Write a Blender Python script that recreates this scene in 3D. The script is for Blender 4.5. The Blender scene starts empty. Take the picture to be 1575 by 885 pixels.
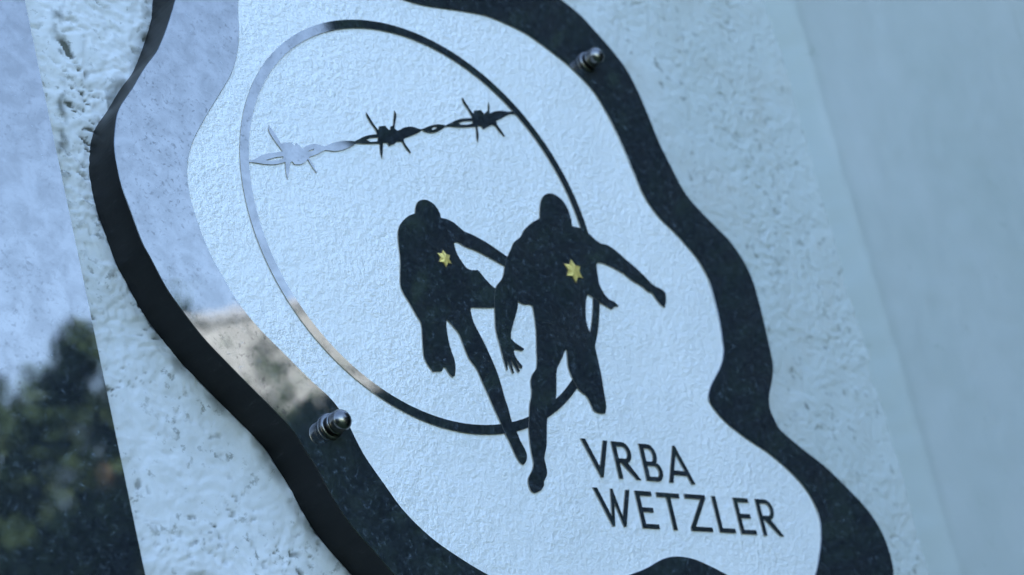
import bpy, bmesh, math, random
import numpy as np
from mathutils import Matrix, Vector
from mathutils.geometry import tessellate_polygon

scene = bpy.context.scene
COL = scene.collection
RAD = math.radians

# ------------------------------------------------------------------ camera, sky, sun, exposure
cam_data = bpy.data.cameras.new("camera")
cam_data.sensor_width = 36.0
cam_data.lens = 68.571
cam_data.clip_start = 0.02
cam_data.clip_end = 500.0
cam_data.dof.use_dof = True
cam_data.dof.focus_distance = 1.01
cam_data.dof.aperture_fstop = 9.5
cam = bpy.data.objects.new("camera", cam_data)
COL.objects.link(cam)
cam.matrix_world = Matrix([[0.734381, -0.11965, -0.668109, -0.70356], [-0.650281, -0.406066, -0.642063, -0.72684], [-0.194474, 0.905977, -0.376013, 1.63916], [0.0, 0.0, 0.0, 1.0]])
scene.camera = cam

SUN_EL, SUN_AZ = RAD(44), RAD(5)          # the sun stands behind the wall: its front is in open shade
world = bpy.data.worlds.new("World")
scene.world = world
world.use_nodes = True
wn = world.node_tree
wn.nodes.clear()
sky = wn.nodes.new("ShaderNodeTexSky")
sky.sky_type = 'NISHITA'
sky.sun_disc = False
sky.sun_elevation = SUN_EL
sky.sun_rotation = SUN_AZ
sky.air_density = 1.0
sky.dust_density = 0.7
sky.ozone_density = 1.25
bg = wn.nodes.new("ShaderNodeBackground")
bg.inputs["Strength"].default_value = 0.15
wo = wn.nodes.new("ShaderNodeOutputWorld")
wn.links.new(sky.outputs[0], bg.inputs[0])
wn.links.new(bg.outputs[0], wo.inputs[0])

sun_data = bpy.data.lights.new("sun", 'SUN')
sun_data.energy = 4.2
sun_data.angle = RAD(0.5)
sun_data.color = (1.0, 0.975, 0.94)
sun = bpy.data.objects.new("sun", sun_data)
COL.objects.link(sun)
to_sun = Vector((math.sin(SUN_AZ) * math.cos(SUN_EL), math.cos(SUN_AZ) * math.cos(SUN_EL), math.sin(SUN_EL)))
sun.rotation_euler = to_sun.to_track_quat('Z', 'Y').to_euler()
sun.location = to_sun * 30

scene.view_settings.view_transform = 'Standard'
scene.view_settings.look = 'None'
scene.view_settings.gamma = 1.0
scene.view_settings.use_curve_mapping = False
scene.view_settings.exposure = 2.42

# ------------------------------------------------------------------ material helpers
def new_mat(name):
    m = bpy.data.materials.new(name)
    m.use_nodes = True
    nt = m.node_tree
    b = nt.nodes["Principled BSDF"]
    return m, nt, b

def N(nt, kind, **kw):
    n = nt.nodes.new(kind)
    for k, v in kw.items():
        setattr(n, k, v)
    return n

def L(nt, a, b):
    nt.links.new(a, b)

def coords(nt, scale=(1, 1, 1)):
    tc = N(nt, "ShaderNodeTexCoord")
    mp = N(nt, "ShaderNodeMapping")
    mp.inputs["Scale"].default_value = scale
    L(nt, tc.outputs["Object"], mp.inputs["Vector"])
    return mp.outputs["Vector"]

def noise(nt, vec, scale, detail=4.0, rough=0.55, dist=0.0):
    n = N(nt, "ShaderNodeTexNoise")
    n.inputs["Scale"].default_value = scale
    n.inputs["Detail"].default_value = detail
    n.inputs["Roughness"].default_value = rough
    n.inputs["Distortion"].default_value = dist
    L(nt, vec, n.inputs["Vector"])
    return n.outputs["Fac"]

def ramp(nt, fac, stops):
    r = N(nt, "ShaderNodeValToRGB")
    el = r.color_ramp.elements
    while len(el) < len(stops):
        el.new(0.5)
    for e, (pos, c) in zip(el, stops):
        e.position = pos
        e.color = (c, c, c, 1) if not isinstance(c, tuple) else (c + (1,))
    L(nt, fac, r.inputs["Fac"])
    return r.outputs["Color"]

def mixc(nt, fac, a, b, mode='MIX'):
    m = N(nt, "ShaderNodeMix", data_type='RGBA', blend_type=mode)
    for sock, v in ((m.inputs["Factor"], fac), (m.inputs["A"], a), (m.inputs["B"], b)):
        pass
    ins = [s for s in m.inputs if s.enabled]
    for s, v in zip(ins, (fac, a, b)):
        if isinstance(v, (int, float)):
            s.default_value = v
        elif isinstance(v, tuple):
            s.default_value = v + (1,)
        else:
            L(nt, v, s)
    return [o for o in m.outputs if o.enabled][0]

def mathn(nt, op, a, b=0.0):
    m = N(nt, "ShaderNodeMath", operation=op)
    for s, v in zip(m.inputs, (a, b)):
        if isinstance(v, (int, float)):
            s.default_value = v
        else:
            L(nt, v, s)
    return m.outputs[0]

def bump(nt, height, bsdf, strength, dist):
    b = N(nt, "ShaderNodeBump")
    b.inputs["Strength"].default_value = strength
    b.inputs["Distance"].default_value = dist
    L(nt, height, b.inputs["Height"])
    L(nt, b.outputs["Normal"], bsdf.inputs["Normal"])

# dark polished mirror metal with a film of dust and weather specks
def mirror_material(name, tint, dust_amount, speck=1.0):
    m, nt, b = new_mat(name)
    v = coords(nt)
    b.inputs["Metallic"].default_value = 1.0
    fine = noise(nt, v, 420, 5, 0.65, 0.6)
    mid = noise(nt, v, 95, 5, 0.6, 0.4)
    big = noise(nt, v, 14, 4, 0.55, 0.3)
    tone = mixc(nt, ramp(nt, mid, [(0.38, 0.0), (0.62, 1.0)]), tuple(t * 0.86 for t in tint), tuple(t * 1.1 for t in tint))
    spk = mathn(nt, 'MULTIPLY', ramp(nt, fine, [(0.555, 0.0), (0.66, 1.0)]), ramp(nt, big, [(0.40, 0.2), (0.60, 1.0)]))
    spk = mathn(nt, 'MULTIPLY', spk, 0.75 * speck)
    L(nt, mixc(nt, spk, tone, tuple(t * 0.25 for t in tint)), b.inputs["Base Color"])
    L(nt, ramp(nt, mid, [(0.3, 0.008), (0.7, 0.045)]), b.inputs["Roughness"])
    bump(nt, noise(nt, v, 30, 2, 0.5), b, 0.02, 0.002)
    d = N(nt, "ShaderNodeBsdfDiffuse")
    d.inputs["Color"].default_value = (0.42, 0.54, 0.68, 1)
    mx = N(nt, "ShaderNodeMixShader")
    dust = mathn(nt, 'MULTIPLY', ramp(nt, noise(nt, v, 260, 5, 0.7, 0.8), [(0.40, 0.55), (0.58, 0.95), (0.70, 3.0)]), dust_amount)
    L(nt, dust, mx.inputs[0])
    L(nt, b.outputs[0], mx.inputs[1])
    L(nt, d.outputs[0], mx.inputs[2])
    L(nt, mx.outputs[0], nt.nodes["Material Output"].inputs["Surface"])
    return m

M_MIRROR = mirror_material("dark_mirror", (0.325, 0.305, 0.28), 0.055, 0.85)
M_PANEL = mirror_material("dark_mirror_panel", (0.325, 0.305, 0.28), 0.055, 0.6)

def plain(name, col, rough, metal=0.0, vary=0.12, scale=60, bmp=0.0, bscale=200, bdist=0.0005):
    m, nt, b = new_mat(name)
    v = coords(nt)
    n = noise(nt, v, scale, 5, 0.6)
    c = mixc(nt, ramp(nt, n, [(0.3, 0.0), (0.7, 1.0)]), tuple(x * (1 - vary) for x in col), tuple(min(1, x * (1 + vary)) for x in col))
    L(nt, c, b.inputs["Base Color"])
    b.inputs["Roughness"].default_value = rough
    b.inputs["Metallic"].default_value = metal
    if bmp:
        bump(nt, noise(nt, v, bscale, 4, 0.6), b, bmp, bdist)
    return m

M_BLACK = plain("black_edge", (0.003, 0.0042, 0.0045), 0.42, 0, 0.4, 120, 0.25, 300, 0.0003)
_nt = M_BLACK.node_tree; _b = _nt.nodes["Principled BSDF"]
_v = coords(_nt, (1, 0.25, 1))
L(_nt, ramp(_nt, noise(_nt, _v, 170, 5, 0.7), [(0.45, (0.0025, 0.0035, 0.004)), (0.62, (0.005, 0.0065, 0.007)), (0.74, (0.03, 0.034, 0.036))]), _b.inputs["Base Color"])
M_BLACK.node_tree.nodes["Principled BSDF"].inputs["Specular IOR Level"].default_value = 0.22
M_CUT = plain("raw_cut_edge", (0.36, 0.325, 0.26), 0.5, 0.0, 0.2, 200)
M_STEEL = plain("stainless_steel", (0.2, 0.195, 0.19), 0.26, 1.0, 0.12, 300)
M_STEEL_DARK = plain("stainless_groove", (0.09, 0.09, 0.09), 0.3, 1.0, 0.12, 300)
M_GOLD = plain("gold_leaf", (1.0, 0.74, 0.22), 0.36, 0.6, 0.08, 500)
M_BEVEL = plain("polished_bevel", (0.22, 0.225, 0.23), 0.3, 1.0, 0.3, 150)
M_RIM = plain("recess_shade", (0.02, 0.018, 0.015), 0.4, 0)  # dark surround standing in for the shaded recess around each star

# white orange-peel enamel
M_WHITE, nt, b = new_mat("white_orange_peel")
v = coords(nt)
stain = ramp(nt, noise(nt, v, 9, 5, 0.6), [(0.35, (0.80, 0.82, 0.825)), (0.65, (0.86, 0.87, 0.87))])
spk = ramp(nt, noise(nt, v, 330, 3, 0.6), [(0.70, 0.0), (0.80, 0.5)])
L(nt, mixc(nt, spk, stain, (0.35, 0.38, 0.40)), b.inputs["Base Color"])
b.inputs["Roughness"].default_value = 0.27
b.inputs["Specular IOR Level"].default_value = 0.75
b.inputs["Coat Weight"].default_value = 0.8
b.inputs["Coat Roughness"].default_value = 0.22
vv = coords(nt, (0.8, 1, 1.25))
amp = ramp(nt, noise(nt, v, 16, 3, 0.6), [(0.35, 0.45), (0.65, 1.05)])
h = mathn(nt, 'ADD', noise(nt, v, 420, 2, 0.6), mathn(nt, 'MULTIPLY', noise(nt, v, 170, 3, 0.6), 1.3))
bump(nt, mathn(nt, 'MULTIPLY', h, amp), b, 0.52, 0.0022)

# rough white render with dirt lodged here and there
M_STUCCO, nt, b = new_mat("white_render")
v = coords(nt)
base = ramp(nt, noise(nt, v, 6, 5, 0.6), [(0.32, (0.60, 0.63, 0.645)), (0.66, (0.71, 0.73, 0.745))])
g = noise(nt, v, 38, 6, 0.62, 0.6)
d1 = noise(nt, v, 150, 4, 0.65, 0.15)
sp = mathn(nt, 'MULTIPLY', ramp(nt, d1, [(0.575, 0.0), (0.64, 1.0)]), ramp(nt, g, [(0.45, 0.0), (0.58, 1.0)]))
sp = mathn(nt, 'MULTIPLY', sp, 0.6)
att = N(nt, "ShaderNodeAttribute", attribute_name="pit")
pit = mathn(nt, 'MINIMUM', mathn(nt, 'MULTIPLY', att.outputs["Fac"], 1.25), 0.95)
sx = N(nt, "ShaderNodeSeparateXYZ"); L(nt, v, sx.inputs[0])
right_falloff = mathn(nt, 'ADD', sx.outputs[0], mathn(nt, 'MULTIPLY', noise(nt, v, 12, 4, 0.6), 0.35))
right_falloff = ramp(nt, right_falloff, [(0.20, 0.0), (0.50, 1.0)])
base = mixc(nt, right_falloff, base, (0.49, 0.53, 0.52))  # light falling off to the right, put into the base colour
film = ramp(nt, noise(nt, v, 22, 5, 0.65, 0.3), [(0.48, 0.0), (0.68, 0.5)])
c = mixc(nt, film, base, (0.46, 0.47, 0.44))
c = mixc(nt, sp, c, (0.11, 0.115, 0.09))
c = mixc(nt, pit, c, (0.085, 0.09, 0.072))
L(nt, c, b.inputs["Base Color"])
b.inputs["Roughness"].default_value = 0.8
b.inputs["Specular IOR Level"].default_value = 0.2
bump(nt, noise(nt, v, 240, 4, 0.6), b, 0.25, 0.001)

M_SMOOTH, nt, b = new_mat("smooth_painted_render")
v = coords(nt)
base = ramp(nt, noise(nt, v, 7, 5, 0.6), [(0.3, (0.42, 0.46, 0.445)), (0.7, (0.49, 0.52, 0.515))])
sp = ramp(nt, noise(nt, v, 55, 5, 0.7, 0.5), [(0.64, 0.0), (0.78, 0.55)])
sx = N(nt, "ShaderNodeSeparateXYZ"); L(nt, v, sx.inputs[0])
ck = mathn(nt, 'ADD', mathn(nt, 'MULTIPLY', noise(nt, v, 5, 6, 0.65), 0.10), sx.outputs[0])
ck = mathn(nt, 'ABSOLUTE', mathn(nt, 'SUBTRACT', ck, 0.83))
ck = mathn(nt, 'MULTIPLY', ramp(nt, ck, [(0.0, 0.8), (0.004, 0.0)]), ramp(nt, noise(nt, v, 11, 3, 0.6), [(0.42, 0.0), (0.55, 1.0)]))
st = ramp(nt, noise(nt, coords(nt, (9, 9, 1.6)), 1.0, 5, 0.65), [(0.45, 0.0), (0.75, 0.3)])
base = mixc(nt, st, base, (0.37, 0.42, 0.395))
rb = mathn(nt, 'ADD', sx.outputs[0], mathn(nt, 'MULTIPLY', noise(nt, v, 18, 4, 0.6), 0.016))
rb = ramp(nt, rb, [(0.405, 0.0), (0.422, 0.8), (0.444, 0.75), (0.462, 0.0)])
base = mixc(nt, rb, base, (0.345, 0.385, 0.36))  # shaded look of the ramp strip, laid into its colour
c = mixc(nt, mathn(nt, 'MAXIMUM', sp, ck), base, (0.25, 0.29, 0.25))
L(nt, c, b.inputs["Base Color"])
b.inputs["Roughness"].default_value = 0.55
bump(nt, noise(nt, v, 60, 4, 0.6), b, 0.25, 0.002)

# ------------------------------------------------------------------ mesh helpers
def mesh_obj(name, verts, faces, mats, parent=None, idx=None, smooth=False):
    me = bpy.data.meshes.new(name)
    me.from_pydata([tuple(q) for q in verts], [], faces)
    for m in (mats if isinstance(mats, (list, tuple)) else [mats]):
        me.materials.append(m)
    if idx is not None:
        me.polygons.foreach_set("material_index", idx)
    if smooth:
        me.polygons.foreach_set("use_smooth", [True] * len(me.polygons))
    bm = bmesh.new(); bm.from_mesh(me)
    bmesh.ops.recalc_face_normals(bm, faces=bm.faces)
    bm.to_mesh(me); bm.free()
    me.update()
    o = bpy.data.objects.new(name, me)
    COL.objects.link(o)
    if parent is not None:
        o.parent = parent
    return o

def empty(name, loc, label, cat, group=None):
    o = bpy.data.objects.new(name, None)
    o.empty_display_size = 0.1
    COL.objects.link(o)
    o.location = loc
    o["label"] = label
    o["category"] = cat
    if group:
        o["group"] = group
    return o

def tag(o, label=None, cat=None, group=None, kind=None):
    for k, v_ in (("label", label), ("category", cat), ("group", group), ("kind", kind)):
        if v_:
            o[k] = v_
    return o

def offset(loop, d):
    """loop moved inwards (d > 0) along its own normals, mm"""
    P = np.array(loop, float)
    A = 0.5 * np.sum(P[:, 0] * np.roll(P[:, 1], -1) - np.roll(P[:, 0], -1) * P[:, 1])
    t = np.roll(P, -1, 0) - np.roll(P, 1, 0)
    t /= np.linalg.norm(t, axis=1)[:, None] + 1e-9
    n = np.stack([-t[:, 1], t[:, 0]], 1) * (1 if A > 0 else -1)
    return P + n * d

def prism(name, loops, y0, y1, mats, parent, chamfer=0.0, back=True, rim=1):
    """A plate cut to `loops` (outer outline first, then holes; x,z in mm), front at y0, back at y1 (mm).
    material slot 0 = face, 1 = cut side."""
    verts, faces, idx = [], [], []
    front = []
    for k, lp in enumerate(loops):
        fl = offset(lp, chamfer if k == 0 else -chamfer) if chamfer else np.array(lp, float)
        front.append(fl)
    tris = tessellate_polygon([[Vector((a, b_, 0)) for a, b_ in lp] for lp in front])
    base = 0
    for lp in front:
        verts += [(a / 1000, y0 / 1000, b_ / 1000) for a, b_ in lp]
    for t in tris:
        faces.append(tuple(t)); idx.append(0)
    nf = len(verts)
    if chamfer:
        for lp in loops:
            verts += [(a / 1000, (y0 + chamfer) / 1000, b_ / 1000) for a, b_ in lp]
    nm = len(verts) - (nf if chamfer else nf)
    mid0 = nf if chamfer else 0
    bk0 = len(verts)
    for lp in loops:
        verts += [(a / 1000, y1 / 1000, b_ / 1000) for a, b_ in lp]
    o0 = 0
    for lp in loops:
        n = len(lp)
        for i in range(n):
            j = (i + 1) % n
            if chamfer:
                faces.append((o0 + i, o0 + j, mid0 + o0 + j, mid0 + o0 + i)); idx.append(1 if len(mats) < 3 else 2)
            faces.append((mid0 + o0 + i, mid0 + o0 + j, bk0 + o0 + j, bk0 + o0 + i)); idx.append(rim if o0 == 0 else 1)
        o0 += n
    if back:
        for t in tris:
            faces.append(tuple(bk0 + q for q in t)); idx.append(1)
    return mesh_obj(name, verts, faces, mats, parent, idx)

def box(name, lo, hi, mat, parent=None, bevel=0.0):
    bm = bmesh.new()
    bmesh.ops.create_cube(bm, size=1.0)
    for q in bm.verts:
        q.co = Vector([lo[i] + (q.co[i] + 0.5) * (hi[i] - lo[i]) for i in range(3)])
    if bevel:
        bmesh.ops.bevel(bm, geom=list(bm.edges), offset=bevel, segments=3, affect='EDGES', profile=0.5)
    me = bpy.data.meshes.new(name); bm.to_mesh(me); bm.free()
    me.materials.append(mat)
    o = bpy.data.objects.new(name, me); COL.objects.link(o)
    if parent is not None:
        o.parent = parent
    return o

# ------------------------------------------------------------------ noise on arrays
rng = np.random.default_rng(7)
def vnoise(x, z, scale, seed):
    """smooth gradient noise, about -1..1"""
    r = np.random.default_rng(seed)
    G = r.uniform(0, 2 * np.pi, (256, 256)); gx, gz = np.cos(G), np.sin(G)
    X, Zz = x / scale + 57.3, z / scale + 91.7
    xi, zi = np.floor(X).astype(int), np.floor(Zz).astype(int)
    fx, fz = X - xi, Zz - zi
    u, w_ = fx**3 * (fx * (fx * 6 - 15) + 10), fz**3 * (fz * (fz * 6 - 15) + 10)
    def dot(a, c):
        i, j = (xi + a) % 256, (zi + c) % 256
        return gx[i, j] * (fx - a) + gz[i, j] * (fz - c)
    n0 = dot(0, 0) * (1 - u) + dot(1, 0) * u
    n1 = dot(0, 1) * (1 - u) + dot(1, 1) * u
    return (n0 * (1 - w_) + n1 * w_) * 1.5
def fbm(x, z, scale, seed, octs=4, gain=0.5):
    s, a = 0, 1.0
    for k in range(octs):
        s = s + a * vnoise(x, z, scale / 2**k, seed + k * 13)
        a *= gain
    return s

# ------------------------------------------------------------------ the setting: ground
M_GROUND, nt, b = new_mat("lawn")
v = coords(nt)
c = ramp(nt, noise(nt, v, 25, 8, 0.7), [(0.3, (0.05, 0.085, 0.035)), (0.7, (0.10, 0.15, 0.06))])
L(nt, c, b.inputs["Base Color"]); b.inputs["Roughness"].default_value = 0.9
bump(nt, noise(nt, v, 40, 8, 0.7), b, 0.8, 0.02)
g = mesh_obj("ground", [(-120, -120, 0), (120, -120, 0), (120, 120, 0), (-120, 120, 0)], [(0, 1, 2, 3)], M_GROUND)
tag(g, kind="structure")

# ------------------------------------------------------------------ the rendered wall
ZC = 2.1                      # height of the plaque's ring centre
WALL_Y = 0.0253
wall = empty("wall", (0, 0, 0), "white rough-rendered house wall with dirt specks behind the plaque", "wall")

OUTER = [(-155.48,107.72),(-158.23,100.85),(-161.13,94.03),(-164.2,87.29),(-167.44,80.64),(-170.85,74.09),(-172.57,71.31),(-174.54,68.64),(-176.64,66.03),(-178.74,63.43),(-180.7,60.79),(-182.86,57.61),(-184.95,54.42),(-187.0,51.23),(-189.05,48.06),(-191.12,44.93),(-193.09,42.15),(-195.14,39.41),(-197.15,36.68),(-199.03,33.93),(-200.68,31.1),(-201.78,28.7),(-202.65,26.29),(-203.37,23.86),(-203.99,21.44),(-204.58,19.04),(-205.1,16.86),(-205.55,14.68),(-205.93,12.53),(-206.22,10.39),(-206.41,8.28),(-206.53,5.8),(-206.54,3.36),(-206.47,0.94),(-206.34,-1.45),(-206.19,-3.83),(-206.02,-6.24),(-205.8,-8.62),(-205.54,-10.99),(-205.22,-13.33),(-204.83,-15.63),(-204.31,-18.19),(-203.71,-20.7),(-203.06,-23.19),(-202.39,-25.67),(-201.74,-28.15),(-200.93,-31.42),(-200.15,-34.7),(-199.35,-37.96),(-198.48,-41.18),(-197.52,-44.35),(-196.93,-45.95),(-196.22,-47.5),(-195.47,-49.0),(-194.7,-50.51),(-193.97,-52.03),(-192.7,-54.95),(-191.46,-57.89),(-190.22,-60.83),(-188.92,-63.72),(-187.51,-66.56),(-186.24,-68.83),(-184.89,-71.04),(-183.47,-73.21),(-182.01,-75.35),(-180.51,-77.47),(-178.4,-80.43),(-176.26,-83.37),(-174.08,-86.28),(-171.83,-89.15),(-169.51,-91.97),(-167.58,-94.14),(-165.57,-96.25),(-163.5,-98.31),(-161.41,-100.36),(-159.32,-102.42),(-156.35,-105.35),(-153.36,-108.28),(-150.35,-111.2),(-147.33,-114.11),(-144.3,-117.03),(-141.74,-119.46),(-139.15,-121.86),(-136.56,-124.28),(-133.99,-126.71),(-131.45,-129.18),(-129.66,-130.93),(-127.87,-132.69),(-126.13,-134.49),(-124.45,-136.34),(-122.89,-138.27),(-121.82,-139.85),(-120.89,-141.52),(-120.02,-143.23),(-119.17,-144.94),(-118.27,-146.63),(-117.17,-148.5),(-116.04,-150.35),(-114.92,-152.2),(-113.82,-154.07),(-112.8,-155.97),(-111.15,-159.38),(-109.61,-162.84),(-108.08,-166.3),(-106.5,-169.73),(-104.79,-173.1),(-103.22,-175.92),(-101.57,-178.7),(-99.84,-181.44),(-98.02,-184.12),(-96.09,-186.75),(-93.83,-189.55),(-91.44,-192.27),(-88.97,-194.95),(-86.48,-197.62),(-84.02,-200.32),(-82.03,-202.59),(-80.06,-204.89),(-78.08,-207.18),(-76.03,-209.43),(-73.9,-211.63),(-70.43,-215.1),(-66.96,-218.58),(-63.39,-222.0),(-59.6,-225.28),(-55.51,-228.34),(-49.85,-232.14),(-43.99,-235.83),(-37.86,-239.32),(-31.38,-242.5),(-24.47,-245.26),(-15.63,-248.17),(-6.41,-250.75),(3.19,-252.95),(13.16,-254.69),(23.52,-255.89),(35.79,-256.5),(48.5,-256.42),(61.57,-255.9),(74.91,-255.2),(88.44,-254.58),(101.17,-253.95),(114.17,-253.06),(127.38,-252.16),(140.75,-251.47),(154.21,-251.22),(168.74,-251.8),(183.25,-253.05),(197.93,-254.46),(213.01,-255.48),(228.74,-255.55),(240.52,-254.84),(252.63,-253.52),(264.97,-251.57),(277.4,-248.96),(289.79,-245.64),(298.84,-242.53),(307.62,-238.73),(316.03,-234.35),(323.94,-229.52),(331.22,-224.35),(335.65,-220.32),(339.03,-216.0),(341.66,-211.51),(343.81,-206.94),(345.78,-202.42),(347.03,-199.0),(347.79,-195.61),(348.19,-192.24),(348.34,-188.9),(348.34,-185.59),(348.19,-182.66),(347.82,-179.78),(347.24,-176.94),(346.44,-174.16),(345.44,-171.45),(344.12,-168.51),(342.59,-165.64),(340.87,-162.84),(338.95,-160.13),(336.85,-157.49),(334.27,-154.7),(331.47,-152.01),(328.51,-149.41),(325.48,-146.86),(322.45,-144.31),(319.0,-141.38),(315.52,-138.47),(311.98,-135.6),(308.35,-132.8),(304.57,-130.1),(300.62,-127.57),(296.5,-125.15),(292.31,-122.81),(288.15,-120.45),(284.12,-118.02),(280.65,-115.85),(277.19,-113.68),(273.81,-111.47),(270.6,-109.16),(267.6,-106.73),(266.75,-105.77),(266.14,-104.68),(265.69,-103.52),(265.32,-102.32),(264.95,-101.13),(264.41,-99.6),(263.87,-98.07),(263.41,-96.51),(263.11,-94.9),(263.04,-93.23),(263.23,-91.42),(263.62,-89.56),(264.18,-87.67),(264.9,-85.77),(265.75,-83.85),(266.93,-81.68),(268.35,-79.5),(269.87,-77.31),(271.36,-75.11),(272.69,-72.91),(273.95,-70.6),(275.18,-68.29),(276.31,-65.97),(277.29,-63.67),(278.05,-61.38),(278.66,-58.62),(279.03,-55.89),(279.24,-53.19),(279.39,-50.5),(279.57,-47.8),(279.82,-44.47),(280.04,-41.13),(280.24,-37.79),(280.41,-34.45),(280.57,-31.11),(280.7,-28.22),(280.83,-25.33),(280.93,-22.44),(280.99,-19.55),(281.0,-16.67),(281.01,-13.23),(281.03,-9.78),(280.98,-6.35),(280.78,-2.95),(280.37,0.37),(279.77,3.39),(279.01,6.34),(278.08,9.23),(276.98,12.05),(275.73,14.79),(274.3,17.45),(272.71,20.04),(270.97,22.54),(269.09,24.96),(267.07,27.29),(265.13,29.23),(263.0,31.04),(260.76,32.78),(258.5,34.5),(256.28,36.25),(253.67,38.33),(251.03,40.39),(248.4,42.45),(245.84,44.55),(243.4,46.73),(241.04,48.94),(238.72,51.18),(236.51,53.48),(234.48,55.89),(232.71,58.46),(230.97,61.71),(229.53,65.11),(228.26,68.62),(227.05,72.16),(225.78,75.67),(224.52,78.92),(223.26,82.18),(222.03,85.45),(220.87,88.77),(219.84,92.14),(218.89,95.94),(218.07,99.82),(217.32,103.73),(216.57,107.64),(215.74,111.52),(214.8,115.62),(213.86,119.72),(212.88,123.8),(211.81,127.85),(210.6,131.82),(209.52,134.97),(208.36,138.07),(207.09,141.11),(205.67,144.07),(204.07,146.91),(202.26,149.64),(200.27,152.24),(198.14,154.75),(195.93,157.2),(193.7,159.62),(191.6,161.8),(189.43,163.92),(187.21,166.0),(184.96,168.05),(182.71,170.1),(180.57,172.15),(178.45,174.22),(176.3,176.26),(174.05,178.2),(171.63,179.99),(168.8,181.77),(165.85,183.42),(162.79,184.96),(159.64,186.4),(156.41,187.74),(151.82,189.56),(147.19,191.3),(142.47,192.93),(137.63,194.38),(132.64,195.6),(125.17,197.24),(117.7,198.83),(110.1,200.15),(102.26,200.98),(94.08,201.11),(84.0,200.24),(73.68,198.59),(63.3,196.55),(53.04,194.51),(43.04,192.83),(32.12,191.29),(21.34,189.8),(10.76,188.44),(0.39,187.32),(-9.73,186.51),(-19.76,186.24),(-29.46,186.45),(-39.0,186.77),(-48.53,186.85),(-58.22,186.35),(-66.72,185.61),(-75.23,184.76),(-83.78,183.46),(-92.36,181.39),(-100.99,178.23),(-108.44,174.48),(-115.75,169.89),(-122.81,164.66),(-129.5,158.94),(-135.71,152.89),(-139.58,148.26),(-142.79,143.28),(-145.52,138.11),(-147.92,132.88),(-150.15,127.75),(-151.59,123.69),(-152.56,119.68),(-153.34,115.69),(-154.22,111.71)]
# coat: dense where the picture looks, coarser outwards
def axis(lo, hi, d, lim0, lim1, grow=1.25, dmax=0.12):
    a = list(np.arange(lo, hi, d)); s = d; q = a[-1]
    while q < lim1:
        s = min(s * grow, dmax); q = min(q + s, lim1); a.append(q)
    s = d; q = lo; pre = []
    while q > lim0:
        s = min(s * grow, dmax); q = max(q - s, lim0); pre.append(q)
    return np.array(pre[::-1] + a)
xs = axis(-0.36, 0.50, 0.00115, -4.5, 6.0)
zs = axis(-0.30, 0.42, 0.00115, -ZC, 4.1)
X, Zg = np.meshgrid(xs, zs)
xm, zm = X * 1000, Zg * 1000
wx = xm + 7 * fbm(xm, zm, 30, 301, 2); wz = zm + 7 * fbm(xm, zm, 30, 401, 2)
lump = fbm(wx, wz, 30, 11, 4, 0.52)
grain = fbm(wx, wz * 1.3, 8.0, 71, 4, 0.6)
rough = np.clip(0.82 + 0.8 * vnoise(xm, zm, 110, 91), 0.45, 1.25) * (1 - 0.45 * np.clip((xm - 60) / 220, 0, 1))
clus = np.clip(fbm(xm, zm, 30, 201, 3) * 1.2 + 0.52, 0, 1)
h1 = np.clip((fbm(wx * 0.75, wz * 1.25, 6.0, 33, 2, 0.45) - 0.44) / 0.22, 0, 1) * clus
h2 = np.clip((fbm(wx * 0.8, wz * 1.2, 2.9, 133, 2, 0.45) - 0.52) / 0.2, 0, 1) * np.clip(clus * 1.3 - 0.2, 0, 1)
h3 = np.clip((vnoise(wx, wz, 14, 233) - 0.72) / 0.15, 0, 1)
hole = np.clip(h1 + 0.6 * h2 + h3, 0, 1) * np.clip(rough, 0.3, 1)
fine = fbm(wx, wz, 3.4, 1071, 2, 0.5)
hgt = 0.6 * np.tanh(lump * 1.1) + rough * (0.26 * np.tanh(grain * 3.2) + 0.36 * np.minimum(fine, 0.3) + 0.30 * np.minimum(grain, 0.3))
hgt = hgt - 1.25 * hole
pitv = np.clip((hole - 0.12) * 1.3, 0, 1) * np.clip(0.6 + 1.1 * fbm(xm, zm, 40, 501, 2), 0.12, 1)
Y = WALL_Y - hgt / 1000 * 1.15
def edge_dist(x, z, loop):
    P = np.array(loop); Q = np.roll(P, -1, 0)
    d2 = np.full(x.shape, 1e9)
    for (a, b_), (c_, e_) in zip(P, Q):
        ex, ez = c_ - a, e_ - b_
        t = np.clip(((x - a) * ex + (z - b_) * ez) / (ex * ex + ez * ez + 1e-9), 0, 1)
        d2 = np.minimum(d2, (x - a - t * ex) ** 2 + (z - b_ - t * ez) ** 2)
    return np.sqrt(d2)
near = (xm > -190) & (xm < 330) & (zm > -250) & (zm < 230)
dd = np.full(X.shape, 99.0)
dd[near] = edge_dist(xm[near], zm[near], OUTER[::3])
shade_grime = np.clip(1.25 - dd / (5.0 + 5.0 * np.clip(fbm(xm, zm, 22, 611, 3) + 0.1, 0, 1.6)), 0, 1) * np.clip(0.28 + 0.5 * fbm(xm, zm, 16, 711, 3), 0, 0.5)  # contact shade and grime along the plaque outline, both put into the colour
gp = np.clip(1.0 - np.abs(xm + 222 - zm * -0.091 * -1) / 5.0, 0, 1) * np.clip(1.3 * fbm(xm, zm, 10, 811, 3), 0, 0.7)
pitv = np.clip(np.maximum(np.maximum(pitv * (1 - 0.55 * np.clip((xm - 60) / 150, 0, 1)), shade_grime), gp), 0, 1)
nz, nx = X.shape
co = np.stack([X, Y, Zg + ZC], -1).reshape(-1, 3)
ii = np.arange(nz * nx).reshape(nz, nx)
q = np.stack([ii[:-1, :-1], ii[:-1, 1:], ii[1:, 1:], ii[1:, :-1]], -1).reshape(-1, 4)
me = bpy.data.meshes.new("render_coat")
me.vertices.add(len(co)); me.vertices.foreach_set("co", co.astype(np.float32).ravel())
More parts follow.
